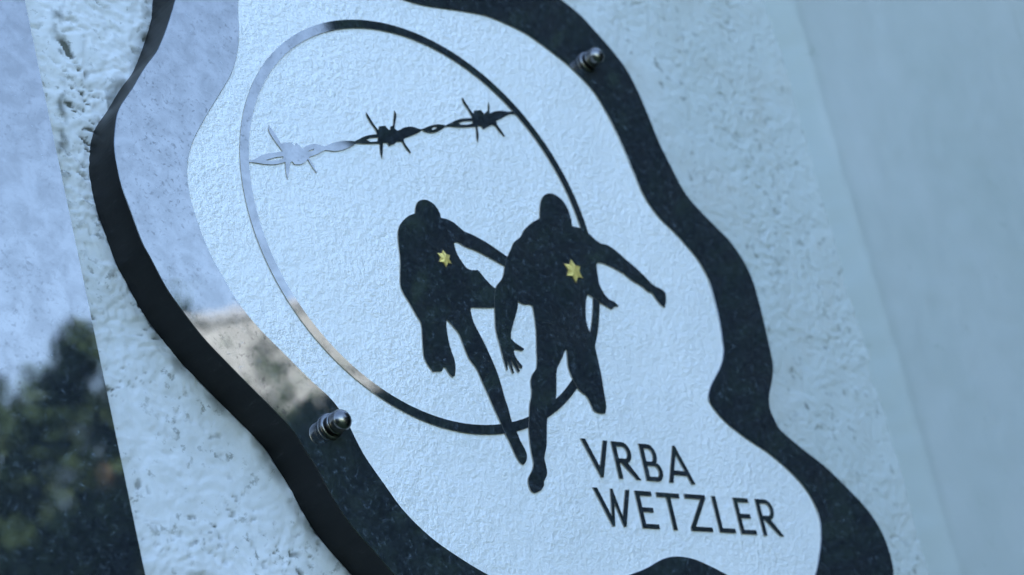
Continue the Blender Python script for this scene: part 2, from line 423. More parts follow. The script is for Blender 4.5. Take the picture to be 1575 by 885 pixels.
me.loops.add(q.size); me.loops.foreach_set("vertex_index", q.astype(np.int32).ravel())
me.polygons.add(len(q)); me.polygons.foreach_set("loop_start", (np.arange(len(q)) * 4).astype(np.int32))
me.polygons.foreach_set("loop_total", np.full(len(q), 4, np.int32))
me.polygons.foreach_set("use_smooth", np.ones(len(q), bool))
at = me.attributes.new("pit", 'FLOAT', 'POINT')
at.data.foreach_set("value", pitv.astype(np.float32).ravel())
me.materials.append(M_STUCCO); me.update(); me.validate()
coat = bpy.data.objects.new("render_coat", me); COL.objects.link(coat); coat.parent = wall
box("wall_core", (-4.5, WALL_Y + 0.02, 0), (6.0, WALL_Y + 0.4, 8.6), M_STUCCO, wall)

# smooth band standing 25 mm proud on the right (its left edge softly rounded)
def smooth_band():
    zs_ = np.concatenate([np.arange(0, 1.7, 0.1), np.arange(1.7, 2.7, 0.006), np.arange(2.7, 6.2, 0.1), [6.2]])
    prof = [(-0.012, 0.036)]
    for k in range(15):                       # a soft trowelled ramp from the rough coat up to the band's face
        t = k / 14
        prof.append((-0.004 + 0.030 * t, 0.0285 - 0.0155 * (t * t * (3 - 2 * t))))
    prof += [(x, 0.013) for x in np.concatenate([np.arange(0.031, 0.5, 0.007), [0.7, 1.2]])]
    PX = np.array([q_[0] for q_ in prof]); PY = np.array([q_[1] for q_ in prof])
    GX, GZ = np.meshgrid(PX, zs_)
    mmx, mmz = GX * 1000, (GZ - ZC) * 1000
    wob = 0.0028 * vnoise(mmx * 0.2, mmz, 42, 911) + 0.0014 * vnoise(mmx * 0.4, mmz, 13, 921)
    GY = PY[None, :] + 0.0009 * fbm(mmx, mmz, 120, 931, 3) + 0.0004 * fbm(mmx, mmz, 16, 941, 2)
    fade = np.clip(1 - np.clip(GX, 0, 1) / 0.05, 0, 1)
    GX = 0.4185 + GX + wob * fade
    V = np.stack([GX, GY, GZ], -1).reshape(-1, 3).tolist()
    F = []
    n = len(prof)
    for i in range(len(zs_) - 1):
        for j in range(n - 1):
            F.append((i * n + j, i * n + j + 1, (i + 1) * n + j + 1, (i + 1) * n + j))
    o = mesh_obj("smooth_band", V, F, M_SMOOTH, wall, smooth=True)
    return o
smooth_band()

# ------------------------------------------------------------------ the plaque
plaque = empty("plaque", (0, 0, ZC), "wavy-edged dark mirror plaque with white field, two running figures and barbed wire", "plaque")
INNER = [(-112.52,118.75),(-113.54,114.19),(-114.2,109.74),(-114.69,105.33),(-115.19,100.94),(-115.89,96.52),(-116.48,93.62),(-117.13,90.72),(-117.87,87.81),(-118.7,84.9),(-119.66,81.99),(-120.68,79.23),(-121.79,76.48),(-123.01,73.74),(-124.34,71.03),(-125.8,68.35),(-127.63,65.34),(-129.61,62.39),(-131.67,59.48),(-133.75,56.59),(-135.79,53.7),(-137.95,50.61),(-140.14,47.55),(-142.31,44.5),(-144.44,41.45),(-146.52,38.41),(-148.8,35.02),(-151.06,31.65),(-153.26,28.28),(-155.36,24.9),(-157.3,21.5),(-158.62,18.94),(-159.81,16.36),(-160.88,13.77),(-161.85,11.19),(-162.71,8.62),(-163.28,6.64),(-163.73,4.66),(-164.09,2.7),(-164.35,0.76),(-164.56,-1.17),(-164.74,-3.52),(-164.85,-5.85),(-164.87,-8.16),(-164.82,-10.43),(-164.66,-12.66),(-164.33,-15.59),(-163.9,-18.47),(-163.39,-21.31),(-162.82,-24.12),(-162.2,-26.9),(-161.43,-30.22),(-160.63,-33.52),(-159.76,-36.79),(-158.81,-40.0),(-157.74,-43.16),(-156.67,-45.85),(-155.48,-48.48),(-154.21,-51.05),(-152.9,-53.61),(-151.61,-56.17),(-150.32,-58.83),(-149.04,-61.49),(-147.73,-64.13),(-146.34,-66.72),(-144.82,-69.22),(-143.02,-71.87),(-141.12,-74.46),(-139.14,-76.98),(-137.06,-79.44),(-134.91,-81.83),(-132.29,-84.54),(-129.55,-87.16),(-126.74,-89.73),(-123.91,-92.29),(-121.09,-94.87),(-118.26,-97.54),(-115.43,-100.22),(-112.58,-102.9),(-109.7,-105.57),(-106.78,-108.2),(-104.99,-109.71),(-103.14,-111.18),(-101.28,-112.63),(-99.44,-114.1),(-97.67,-115.64),(-96.5,-116.74),(-95.36,-117.87),(-94.27,-119.04),(-93.24,-120.25),(-92.3,-121.51),(-91.08,-123.35),(-89.94,-125.25),(-88.87,-127.18),(-87.85,-129.14),(-86.88,-131.13),(-86.11,-132.86),(-85.43,-134.63),(-84.78,-136.41),(-84.12,-138.19),(-83.42,-139.95),(-82.68,-141.71),(-81.93,-143.46),(-81.16,-145.2),(-80.33,-146.91),(-79.42,-148.58),(-77.58,-151.61),(-75.66,-154.59),(-73.68,-157.54),(-71.67,-160.48),(-69.66,-163.42),(-67.91,-166.07),(-66.18,-168.73),(-64.4,-171.37),(-62.52,-173.94),(-60.46,-176.41),(-57.76,-179.3),(-54.93,-182.11),(-51.97,-184.84),(-48.89,-187.49),(-45.67,-190.04),(-42.57,-192.29),(-39.32,-194.42),(-35.96,-196.48),(-32.52,-198.47),(-29.02,-200.44),(-25.26,-202.51),(-21.43,-204.54),(-17.52,-206.51),(-13.52,-208.41),(-9.41,-210.21),(-5.63,-211.76),(-1.78,-213.25),(2.18,-214.64),(6.26,-215.89),(10.5,-216.96),(14.89,-217.88),(19.39,-218.67),(24.02,-219.29),(28.77,-219.69),(33.65,-219.82),(39.58,-219.69),(45.63,-219.31),(51.77,-218.7),(57.99,-217.85),(64.25,-216.77),(70.49,-215.38),(76.75,-213.67),(83.05,-211.76),(89.39,-209.79),(95.81,-207.9),(98.88,-207.07),(101.98,-206.26),(105.08,-205.43),(108.19,-204.56),(111.29,-203.61),(114.18,-202.59),(117.04,-201.47),(119.9,-200.31),(122.78,-199.17),(125.72,-198.13),(127.42,-197.58),(129.15,-197.09),(130.89,-196.64),(132.64,-196.27),(134.39,-195.97),(136.39,-195.72),(138.38,-195.54),(140.37,-195.44),(142.33,-195.41),(144.27,-195.45),(146.56,-195.56),(148.82,-195.74),(151.05,-195.99),(153.23,-196.31),(155.36,-196.72),(157.89,-197.31),(160.35,-198.0),(162.75,-198.76),(165.12,-199.55),(167.48,-200.37),(170.48,-201.44),(173.43,-202.56),(176.36,-203.71),(179.3,-204.86),(182.26,-206.01),(186.22,-207.57),(190.17,-209.17),(194.14,-210.76),(198.22,-212.27),(202.47,-213.64),(207.18,-215.08),(211.95,-216.52),(216.87,-217.8),(222.03,-218.79),(227.52,-219.33),(231.99,-219.36),(236.67,-219.05),(241.43,-218.36),(246.15,-217.26),(250.68,-215.7),(254.1,-213.93),(257.02,-211.75),(259.58,-209.3),(261.91,-206.74),(264.14,-204.21),(266.61,-201.28),(268.83,-198.29),(270.86,-195.26),(272.79,-192.21),(274.71,-189.14),(275.97,-187.11),(277.15,-185.07),(278.25,-183.02),(279.25,-180.97),(280.15,-178.91),(281.06,-176.59),(281.9,-174.26),(282.62,-171.94),(283.17,-169.63),(283.51,-167.34),(283.62,-165.11),(283.54,-162.9),(283.28,-160.74),(282.86,-158.61),(282.29,-156.53),(281.53,-154.33),(280.62,-152.18),(279.56,-150.09),(278.35,-148.06),(276.97,-146.1),(275.19,-143.92),(273.26,-141.82),(271.18,-139.8),(268.98,-137.84),(266.67,-135.96),(263.42,-133.49),(260.06,-131.09),(256.59,-128.77),(253.02,-126.53),(249.36,-124.37),(245.95,-122.59),(242.39,-120.93),(238.76,-119.34),(235.18,-117.72),(231.74,-116.01),(228.2,-114.11),(224.71,-112.2),(221.31,-110.22),(218.05,-108.16),(215.0,-105.97),(212.79,-104.14),(210.75,-102.21),(208.87,-100.18),(207.16,-98.07),(205.59,-95.88),(204.99,-94.9),(204.51,-93.85),(204.22,-92.73),(204.17,-91.55),(204.44,-90.32),(205.26,-88.46),(206.38,-86.58),(207.74,-84.7),(209.23,-82.83),(210.8,-80.98),(213.35,-78.23),(216.12,-75.53),(218.97,-72.82),(221.73,-70.08),(224.25,-67.26),(225.85,-65.19),(227.29,-63.09),(228.57,-60.97),(229.69,-58.84),(230.67,-56.72),(231.35,-54.84),(231.81,-52.98),(232.14,-51.13),(232.41,-49.29),(232.71,-47.45),(233.11,-45.26),(233.49,-43.07),(233.84,-40.89),(234.14,-38.71),(234.37,-36.54),(234.62,-33.47),(234.82,-30.4),(234.95,-27.33),(235.03,-24.28),(235.04,-21.25),(235.02,-18.13),(234.99,-15.0),(234.87,-11.9),(234.6,-8.85),(234.1,-5.88),(233.41,-3.07),(232.54,-0.32),(231.5,2.35),(230.28,4.93),(228.86,7.41),(227.13,9.87),(225.16,12.19),(223.04,14.42),(220.86,16.61),(218.71,18.81),(217.46,20.11),(216.17,21.39),(214.85,22.64),(213.5,23.88),(212.11,25.08),(209.61,27.03),(206.99,28.9),(204.38,30.77),(201.91,32.72),(199.69,34.85),(197.47,37.43),(195.42,40.11),(193.55,42.91),(191.88,45.82),(190.41,48.83),(189.07,52.36),(188.0,56.03),(187.1,59.79),(186.26,63.58),(185.36,67.35),(184.4,71.26),(183.49,75.21),(182.59,79.16),(181.64,83.1),(180.59,86.99),(179.59,90.39),(178.53,93.78),(177.4,97.13),(176.18,100.43),(174.85,103.67),(173.35,107.14),(171.8,110.6),(170.13,113.97),(168.24,117.21),(166.04,120.24),(163.16,123.45),(160.0,126.46),(156.64,129.3),(153.12,132.0),(149.49,134.59),(146.08,136.81),(142.51,138.87),(138.83,140.81),(135.08,142.67),(131.31,144.5),(128.04,146.07),(124.73,147.6),(121.36,149.06),(117.92,150.4),(114.36,151.61),(110.98,152.55),(107.5,153.36),(103.95,154.05),(100.36,154.66),(96.75,155.23),(93.59,155.7),(90.42,156.14),(87.2,156.49),(83.92,156.72),(80.56,156.78),(76.2,156.61),(71.77,156.27),(67.31,155.81),(62.84,155.3),(58.41,154.79),(52.8,154.1),(47.2,153.33),(41.63,152.55),(36.13,151.85),(30.73,151.31),(27.21,151.07),(23.75,150.93),(20.35,150.89),(17.01,150.96),(13.76,151.14),(7.53,151.68),(1.43,152.36),(-4.59,153.12),(-10.54,153.93),(-16.45,154.73),(-23.04,155.8),(-29.49,157.06),(-35.92,158.26),(-42.46,159.15),(-49.24,159.49),(-55.73,159.43),(-62.32,159.13),(-69.0,158.4),(-75.76,157.01),(-82.6,154.77),(-87.35,152.49),(-92.04,149.5),(-96.52,145.98),(-100.68,142.08),(-104.39,137.95),(-106.94,134.28),(-108.86,130.43),(-110.31,126.5),(-111.47,122.58)]
FIG_A = [(-11.7,2.79),(-11.32,4.09),(-10.93,5.4),(-10.42,6.72),(-9.79,7.99),(-9.04,9.25),(-8.07,10.42),(-7.05,11.27),(-5.88,11.96),(-4.66,12.45),(-3.09,12.86),(-1.55,13.06),(-0.11,13.01),(1.41,12.66),(2.77,12.09),(3.99,11.36),(4.9,10.57),(5.65,9.64),(6.29,8.64),(6.8,7.65),(7.2,6.6),(7.5,5.5),(7.6,4.69),(7.6,3.85),(7.6,3.01),(8.97,2.98),(10.36,2.96),(11.68,2.83),(13.42,2.51),(15.09,2.09),(16.66,1.53),(18.04,0.78),(19.3,-0.1),(20.56,-0.99),(21.58,-1.72),(22.59,-2.46),(23.75,-3.05),(25.89,-3.64),(28.15,-4.08),(30.38,-4.58),(32.55,-5.22),(34.68,-5.92),(36.77,-6.67),(39.16,-7.6),(41.5,-8.59),(43.81,-9.62),(46.1,-10.73),(48.35,-11.88),(50.61,-13.04),(52.04,-13.76),(53.47,-14.47),(54.89,-15.21),(56.19,-15.91),(57.48,-16.63),(58.78,-17.35),(57.59,-19.21),(56.41,-21.07),(55.23,-22.91),(53.78,-22.54),(52.32,-22.17),(50.9,-21.76),(48.69,-21.0),(46.52,-20.2),(44.34,-19.42),(42.01,-18.59),(39.69,-17.78),(37.34,-16.99),(34.97,-16.21),(32.58,-15.46),(30.14,-14.79),(27.19,-14.17),(24.2,-13.62),(21.3,-12.97),(19.92,-12.44),(18.63,-11.81),(17.25,-11.3),(16.16,-11.27),(15.0,-11.39),(14.38,-12.1),(13.76,-12.81),(13.83,-14.52),(13.9,-16.22),(14.17,-17.84),(14.83,-19.69),(15.68,-21.44),(16.67,-23.12),(17.68,-24.62),(18.82,-26.03),(20.13,-27.32),(21.07,-27.78),(22.26,-27.93),(24.29,-27.83),(26.38,-27.59),(28.48,-27.35),(29.19,-28.12),(29.9,-28.88),(30.6,-29.66),(31.45,-30.72),(32.3,-31.79),(33.21,-32.81),(34.41,-33.96),(35.68,-35.05),(36.99,-36.1),(37.73,-36.62),(38.51,-37.09),(39.29,-37.57),(40.69,-38.49),(42.09,-39.41),(43.49,-40.33),(42.89,-42.61),(42.3,-44.88),(41.71,-47.15),(39.73,-48.17),(37.75,-49.18),(35.74,-49.94),(32.26,-50.64),(28.83,-51.05),(25.43,-51.42),(22.43,-51.75),(19.44,-52.04),(16.47,-52.33),(16.28,-53.62),(16.08,-54.91),(16.01,-56.17),(16.08,-58.24),(16.28,-60.26),(16.71,-62.19),(17.86,-65.28),(19.23,-68.26),(20.55,-71.27),(21.62,-74.14),(22.63,-77.03),(23.6,-79.95),(24.61,-83.09),(25.58,-86.25),(26.42,-89.45),(27.01,-92.37),(27.47,-95.33),(27.87,-98.31),(28.15,-101.1),(28.37,-103.9),(28.63,-106.68),(28.97,-108.87),(29.35,-111.04),(29.67,-113.23),(29.8,-115.41),(29.87,-117.6),(30.12,-119.73),(30.74,-121.89),(31.54,-123.97),(32.28,-126.08),(32.78,-128.03),(33.23,-129.99),(33.78,-131.92),(34.46,-133.42),(35.25,-134.88),(35.88,-136.4),(36.22,-137.71),(36.4,-139.07),(36.31,-140.48),(35.92,-141.72),(35.26,-142.96),(34.42,-144.17),(33.4,-145.05),(32.2,-145.84),(31.36,-145.5),(30.52,-145.17),(29.86,-144.69),(28.93,-143.35),(28.2,-141.9),(27.58,-140.41),(26.87,-138.36),(26.26,-136.27),(25.61,-134.19),(24.74,-131.9),(23.83,-129.62),(22.98,-127.32),(22.3,-125.04),(21.68,-122.74),(21.02,-120.46),(20.32,-118.34),(19.58,-116.25),(18.86,-114.14),(18.12,-111.75),(17.41,-109.35),(16.68,-106.96),(15.73,-103.93),(14.77,-100.9),(13.8,-97.87),(13.07,-95.31),(12.33,-92.74),(11.36,-90.28),(10.12,-88.41),(8.66,-86.67),(7.42,-84.8),(6.6,-82.72),(6.01,-80.53),(5.46,-78.32),(4.9,-75.65),(4.38,-72.96),(3.56,-70.4),(2.48,-68.62),(1.11,-67.0),(-0.32,-65.42),(-1.36,-64.31),(-2.46,-63.23),(-3.55,-62.16),(-4.04,-63.43),(-4.52,-64.7),(-4.84,-65.95),(-5.2,-68.94),(-5.39,-71.89),(-5.45,-74.8),(-5.37,-77.16),(-5.15,-79.49),(-4.86,-81.78),(-4.52,-83.36),(-4.11,-84.91),(-3.87,-86.51),(-3.87,-88.26),(-4.04,-90.05),(-4.36,-91.85),(-4.78,-93.32),(-5.35,-94.79),(-5.91,-96.26),(-6.9,-96.74),(-7.89,-97.23),(-8.61,-96.65),(-9.34,-96.07),(-9.95,-95.42),(-10.6,-94.34),(-11.14,-93.19),(-11.68,-92.04),(-12.37,-91.99),(-13.06,-91.95),(-13.67,-92.78),(-14.27,-93.61),(-14.88,-94.44),(-17.16,-94.76),(-19.44,-95.07),(-21.72,-95.38),(-22.66,-94.13),(-23.61,-92.88),(-24.43,-91.55),(-25.06,-90.26),(-25.57,-88.91),(-25.89,-87.48),(-25.96,-85.98),(-25.83,-84.41),(-25.64,-82.84),(-25.32,-80.49),(-24.93,-78.13),(-24.56,-75.76),(-24.01,-72.78),(-23.47,-69.8),(-23.35,-66.9),(-23.82,-65.29),(-24.7,-63.85),(-25.56,-62.4),(-26.7,-59.95),(-27.83,-57.5),(-29.0,-55.07),(-30.16,-53.03),(-31.36,-51.02),(-32.37,-48.9),(-32.83,-47.41),(-33.08,-45.84),(-33.07,-44.19),(-32.57,-41.28),(-31.81,-38.32),(-31.05,-35.36),(-30.55,-33.3),(-30.06,-31.24),(-29.66,-29.19),(-29.36,-26.67),(-29.15,-24.17),(-28.91,-21.67),(-28.65,-18.98),(-28.37,-16.28),(-27.89,-13.53),(-27.44,-11.8),(-26.8,-10.04),(-25.92,-8.29),(-24.89,-6.74),(-23.63,-5.26),(-22.24,-3.83),(-20.6,-2.37),(-18.85,-0.99),(-17.0,0.28),(-15.67,1.0),(-14.28,1.59),(-12.89,2.18)]
FIG_B = [(88.83,15.42),(89.77,18.49),(90.72,21.57),(91.81,24.67),(92.49,26.27),(93.32,27.88),(94.34,29.48),(95.35,30.79),(96.54,32.05),(97.92,33.16),(99.43,33.99),(101.03,34.6),(102.6,34.98),(104.38,35.17),(106.06,35.11),(107.58,34.8),(109.5,34.08),(111.2,33.14),(112.66,31.99),(113.9,30.57),(114.87,28.96),(115.59,27.23),(116.15,25.09),(116.47,22.85),(116.63,20.55),(116.61,18.63),(116.45,16.66),(116.28,14.7),(117.41,14.68),(118.54,14.66),(119.66,14.61),(121.07,14.54),(122.46,14.45),(123.76,14.22),(125.81,13.57),(127.74,12.78),(129.54,11.86),(131.14,10.73),(132.59,9.48),(134.16,8.32),(135.55,7.51),(137.05,6.81),(138.73,6.28),(140.56,6.15),(142.53,6.22),(144.32,6.05),(146.88,5.15),(149.23,4.03),(151.46,2.79),(153.73,1.35),(155.88,-0.21),(158.07,-1.73),(160.54,-3.28),(163.06,-4.8),(165.49,-6.39),(167.71,-8.03),(169.84,-9.72),(171.96,-11.44),(174.0,-13.29),(176.03,-15.15),(178.35,-16.79),(180.4,-17.54),(182.71,-18.04),(184.9,-18.67),(186.14,-19.35),(187.24,-20.16),(188.34,-20.98),(187.89,-22.88),(187.44,-24.79),(186.81,-26.71),(185.98,-28.4),(184.96,-30.09),(183.95,-31.78),(182.78,-31.13),(181.6,-30.49),(180.57,-29.74),(179.36,-28.45),(178.3,-27.07),(177.25,-25.69),(176.5,-24.54),(175.76,-23.39),(174.75,-22.43),(173.48,-22.34),(172.13,-22.32),(170.32,-21.27),(168.68,-20.07),(166.9,-18.98),(164.27,-17.96),(161.52,-17.06),(158.9,-16.04),(156.88,-14.85),(155.01,-13.54),(152.96,-12.39),(149.89,-11.21),(146.67,-10.2),(143.39,-9.27),(141.03,-8.62),(138.62,-8.04),(136.07,-7.64),(134.35,-7.63),(132.53,-7.8),(130.71,-7.96),(130.32,-9.05),(129.92,-10.14),(129.63,-11.2),(129.29,-13.27),(129.06,-15.31),(128.87,-17.33),(128.64,-19.18),(128.46,-21.02),(128.53,-22.77),(129.0,-24.77),(129.72,-26.67),(130.64,-28.47),(131.5,-29.79),(132.56,-30.99),(133.84,-32.03),(135.31,-32.67),(136.99,-33.12),(138.54,-33.7),(139.55,-34.38),(140.43,-35.18),(141.31,-35.97),(140.05,-36.22),(138.8,-36.47),(137.57,-36.87),(136.43,-37.5),(135.37,-38.26),(134.31,-39.01),(132.78,-38.48),(131.25,-37.95),(129.73,-37.41),(128.28,-36.89),(126.84,-36.37),(125.47,-35.78),(123.74,-34.86),(122.07,-33.88),(120.34,-32.97),(118.92,-32.39),(117.42,-31.88),(115.94,-31.37),(115.06,-32.73),(114.18,-34.09),(113.47,-35.44),(112.3,-38.42),(111.31,-41.37),(110.47,-44.3),(109.92,-46.56),(109.52,-48.78),(109.33,-50.96),(109.41,-52.86),(109.7,-54.7),(110.17,-56.46),(110.97,-58.07),(111.95,-59.6),(112.58,-61.27),(112.56,-63.21),(112.19,-65.24),(111.89,-67.25),(111.82,-69.79),(111.83,-72.31),(111.82,-74.82),(111.78,-77.84),(111.73,-80.85),(111.62,-83.87),(111.38,-87.48),(111.08,-91.09),(110.76,-94.7),(110.54,-97.86),(110.31,-101.02),(109.84,-104.22),(109.3,-105.85),(108.52,-107.5),(107.75,-109.14),(106.15,-109.33),(104.55,-109.52),(103.04,-109.53),(101.37,-109.32),(99.82,-108.93),(98.58,-108.27),(97.86,-107.23),(97.53,-105.97),(97.17,-104.72),(96.45,-102.84),(95.71,-100.96),(94.68,-99.23),(93.68,-98.41),(92.42,-97.77),(91.2,-97.09),(90.49,-96.59),(89.82,-96.05),(89.3,-95.43),(88.37,-93.7),(87.59,-91.89),(86.88,-90.05),(86.3,-88.47),(85.79,-86.86),(85.42,-85.19),(85.21,-83.52),(85.15,-81.8),(85.26,-80.03),(85.73,-77.11),(86.36,-74.15),(87.0,-71.18),(85.93,-70.67),(85.01,-72.03),(84.09,-73.39),(83.12,-74.73),(81.91,-76.3),(80.64,-77.86),(79.37,-79.4),(77.88,-81.03),(76.38,-82.65),(75.19,-84.32),(74.13,-86.85),(73.4,-89.38),(72.69,-91.89),(71.53,-95.93),(70.39,-99.94),(68.77,-103.95),(67.24,-106.16),(65.28,-108.29),(63.34,-110.41),(61.63,-112.33),(59.95,-114.26),(58.64,-116.24),(57.35,-119.52),(56.45,-122.79),(55.55,-126.05),(54.73,-128.73),(53.89,-131.4),(52.92,-134.06),(51.78,-136.32),(50.51,-138.57),(49.53,-140.81),(49.35,-142.2),(49.46,-143.55),(49.54,-144.91),(49.54,-146.47),(49.5,-148.03),(49.23,-149.63),(48.8,-150.62),(48.15,-151.61),(47.41,-152.58),(46.39,-153.58),(45.45,-154.6),(45.1,-155.58),(44.92,-156.56),(44.49,-157.52),(43.53,-158.64),(42.36,-159.68),(41.02,-160.56),(39.38,-161.24),(37.65,-161.72),(35.93,-162.19),(35.15,-161.83),(34.36,-161.46),(33.81,-160.94),(33.28,-159.71),(33.0,-158.37),(32.92,-156.98),(33.02,-155.79),(33.33,-154.57),(33.91,-153.36),(35.22,-151.73),(36.78,-150.15),(38.18,-148.53),(39.05,-147.15),(39.73,-145.75),(40.16,-144.34),(40.37,-142.34),(40.31,-140.38),(40.29,-138.41),(40.39,-136.48),(40.53,-134.54),(40.74,-132.58),(41.13,-129.59),(41.59,-126.57),(42.2,-123.54),(42.79,-121.37),(43.53,-119.19),(44.27,-117.0),(45.03,-114.54),(45.8,-112.07),(46.68,-109.6),(47.93,-106.88),(49.3,-104.15),(50.42,-101.42),(50.93,-98.91),(51.18,-96.41),(51.71,-93.88),(52.39,-92.39),(53.34,-90.9),(54.45,-89.45),(55.94,-87.98),(57.58,-86.55),(58.78,-85.03),(60.08,-81.52),(60.89,-78.01),(61.67,-74.5),(62.61,-70.93),(63.53,-67.34),(64.36,-63.76),(64.94,-60.78),(65.42,-57.81),(65.81,-54.84),(66.11,-51.64),(66.31,-48.45),(66.51,-45.25),(65.48,-44.82),(64.36,-44.56),(62.97,-44.69),(61.54,-44.95),(60.17,-45.08),(59.12,-44.96),(58.17,-44.69),(57.26,-44.37),(56.33,-43.89),(55.47,-43.35),(55.07,-44.7),(54.67,-46.05),(54.13,-47.41),(52.72,-50.12),(51.18,-52.81),(49.62,-55.49),(47.89,-58.39),(46.14,-61.28),(44.58,-64.17),(44.01,-65.65),(43.63,-67.11),(43.26,-68.58),(44.21,-69.45),(45.16,-70.32),(46.23,-71.09),(48.21,-72.11),(50.29,-73.03),(52.38,-73.95),(51.42,-74.66),(50.47,-75.37),(48.44,-75.29),(46.42,-75.21),(44.4,-75.13),(43.84,-75.79),(43.29,-76.46),(43.39,-77.71),(43.49,-78.96),(43.83,-80.1),(45.01,-81.89),(46.42,-83.54),(47.83,-85.2),(47.26,-85.98),(46.7,-86.76),(45.93,-86.48),(45.31,-86.1),(44.36,-84.59),(43.54,-83.01),(42.73,-81.42),(43.45,-83.8),(44.18,-86.17),(44.91,-88.54),(44.02,-89.03),(43.14,-89.51),(41.92,-87.03),(40.7,-84.56),(39.49,-82.08),(39.64,-84.8),(39.79,-87.51),(39.93,-90.22),(38.69,-90.74),(38.02,-88.26),(37.34,-85.78),(36.66,-83.29),(36.21,-85.16),(35.75,-87.03),(35.29,-88.89),(34.32,-88.79),(34.17,-86.81),(34.03,-84.84),(33.88,-82.86),(33.7,-80.27),(33.51,-77.67),(33.32,-75.07),(32.99,-71.72),(32.65,-68.37),(32.56,-64.94),(32.87,-62.05),(33.43,-59.1),(34.04,-56.14),(34.41,-54.23),(34.83,-52.32),(35.32,-50.4),(36.32,-46.07),(37.38,-41.72),(39.2,-37.34),(41.33,-34.82),(44.13,-32.46),(46.6,-29.96),(48.17,-27.38),(49.36,-24.74),(50.61,-22.09),(51.93,-19.63),(53.31,-17.17),(54.81,-14.71),(56.01,-13.02),(57.33,-11.34),(58.63,-9.66),(59.8,-7.91),(60.97,-6.16),(62.4,-4.5),(64.6,-2.81),(67.01,-1.27),(69.27,0.4),(70.56,1.87),(71.65,3.44),(72.92,4.93),(75.2,6.97),(77.64,8.92),(80.19,10.76),(82.54,12.26),(84.99,13.64),(87.47,14.98)]
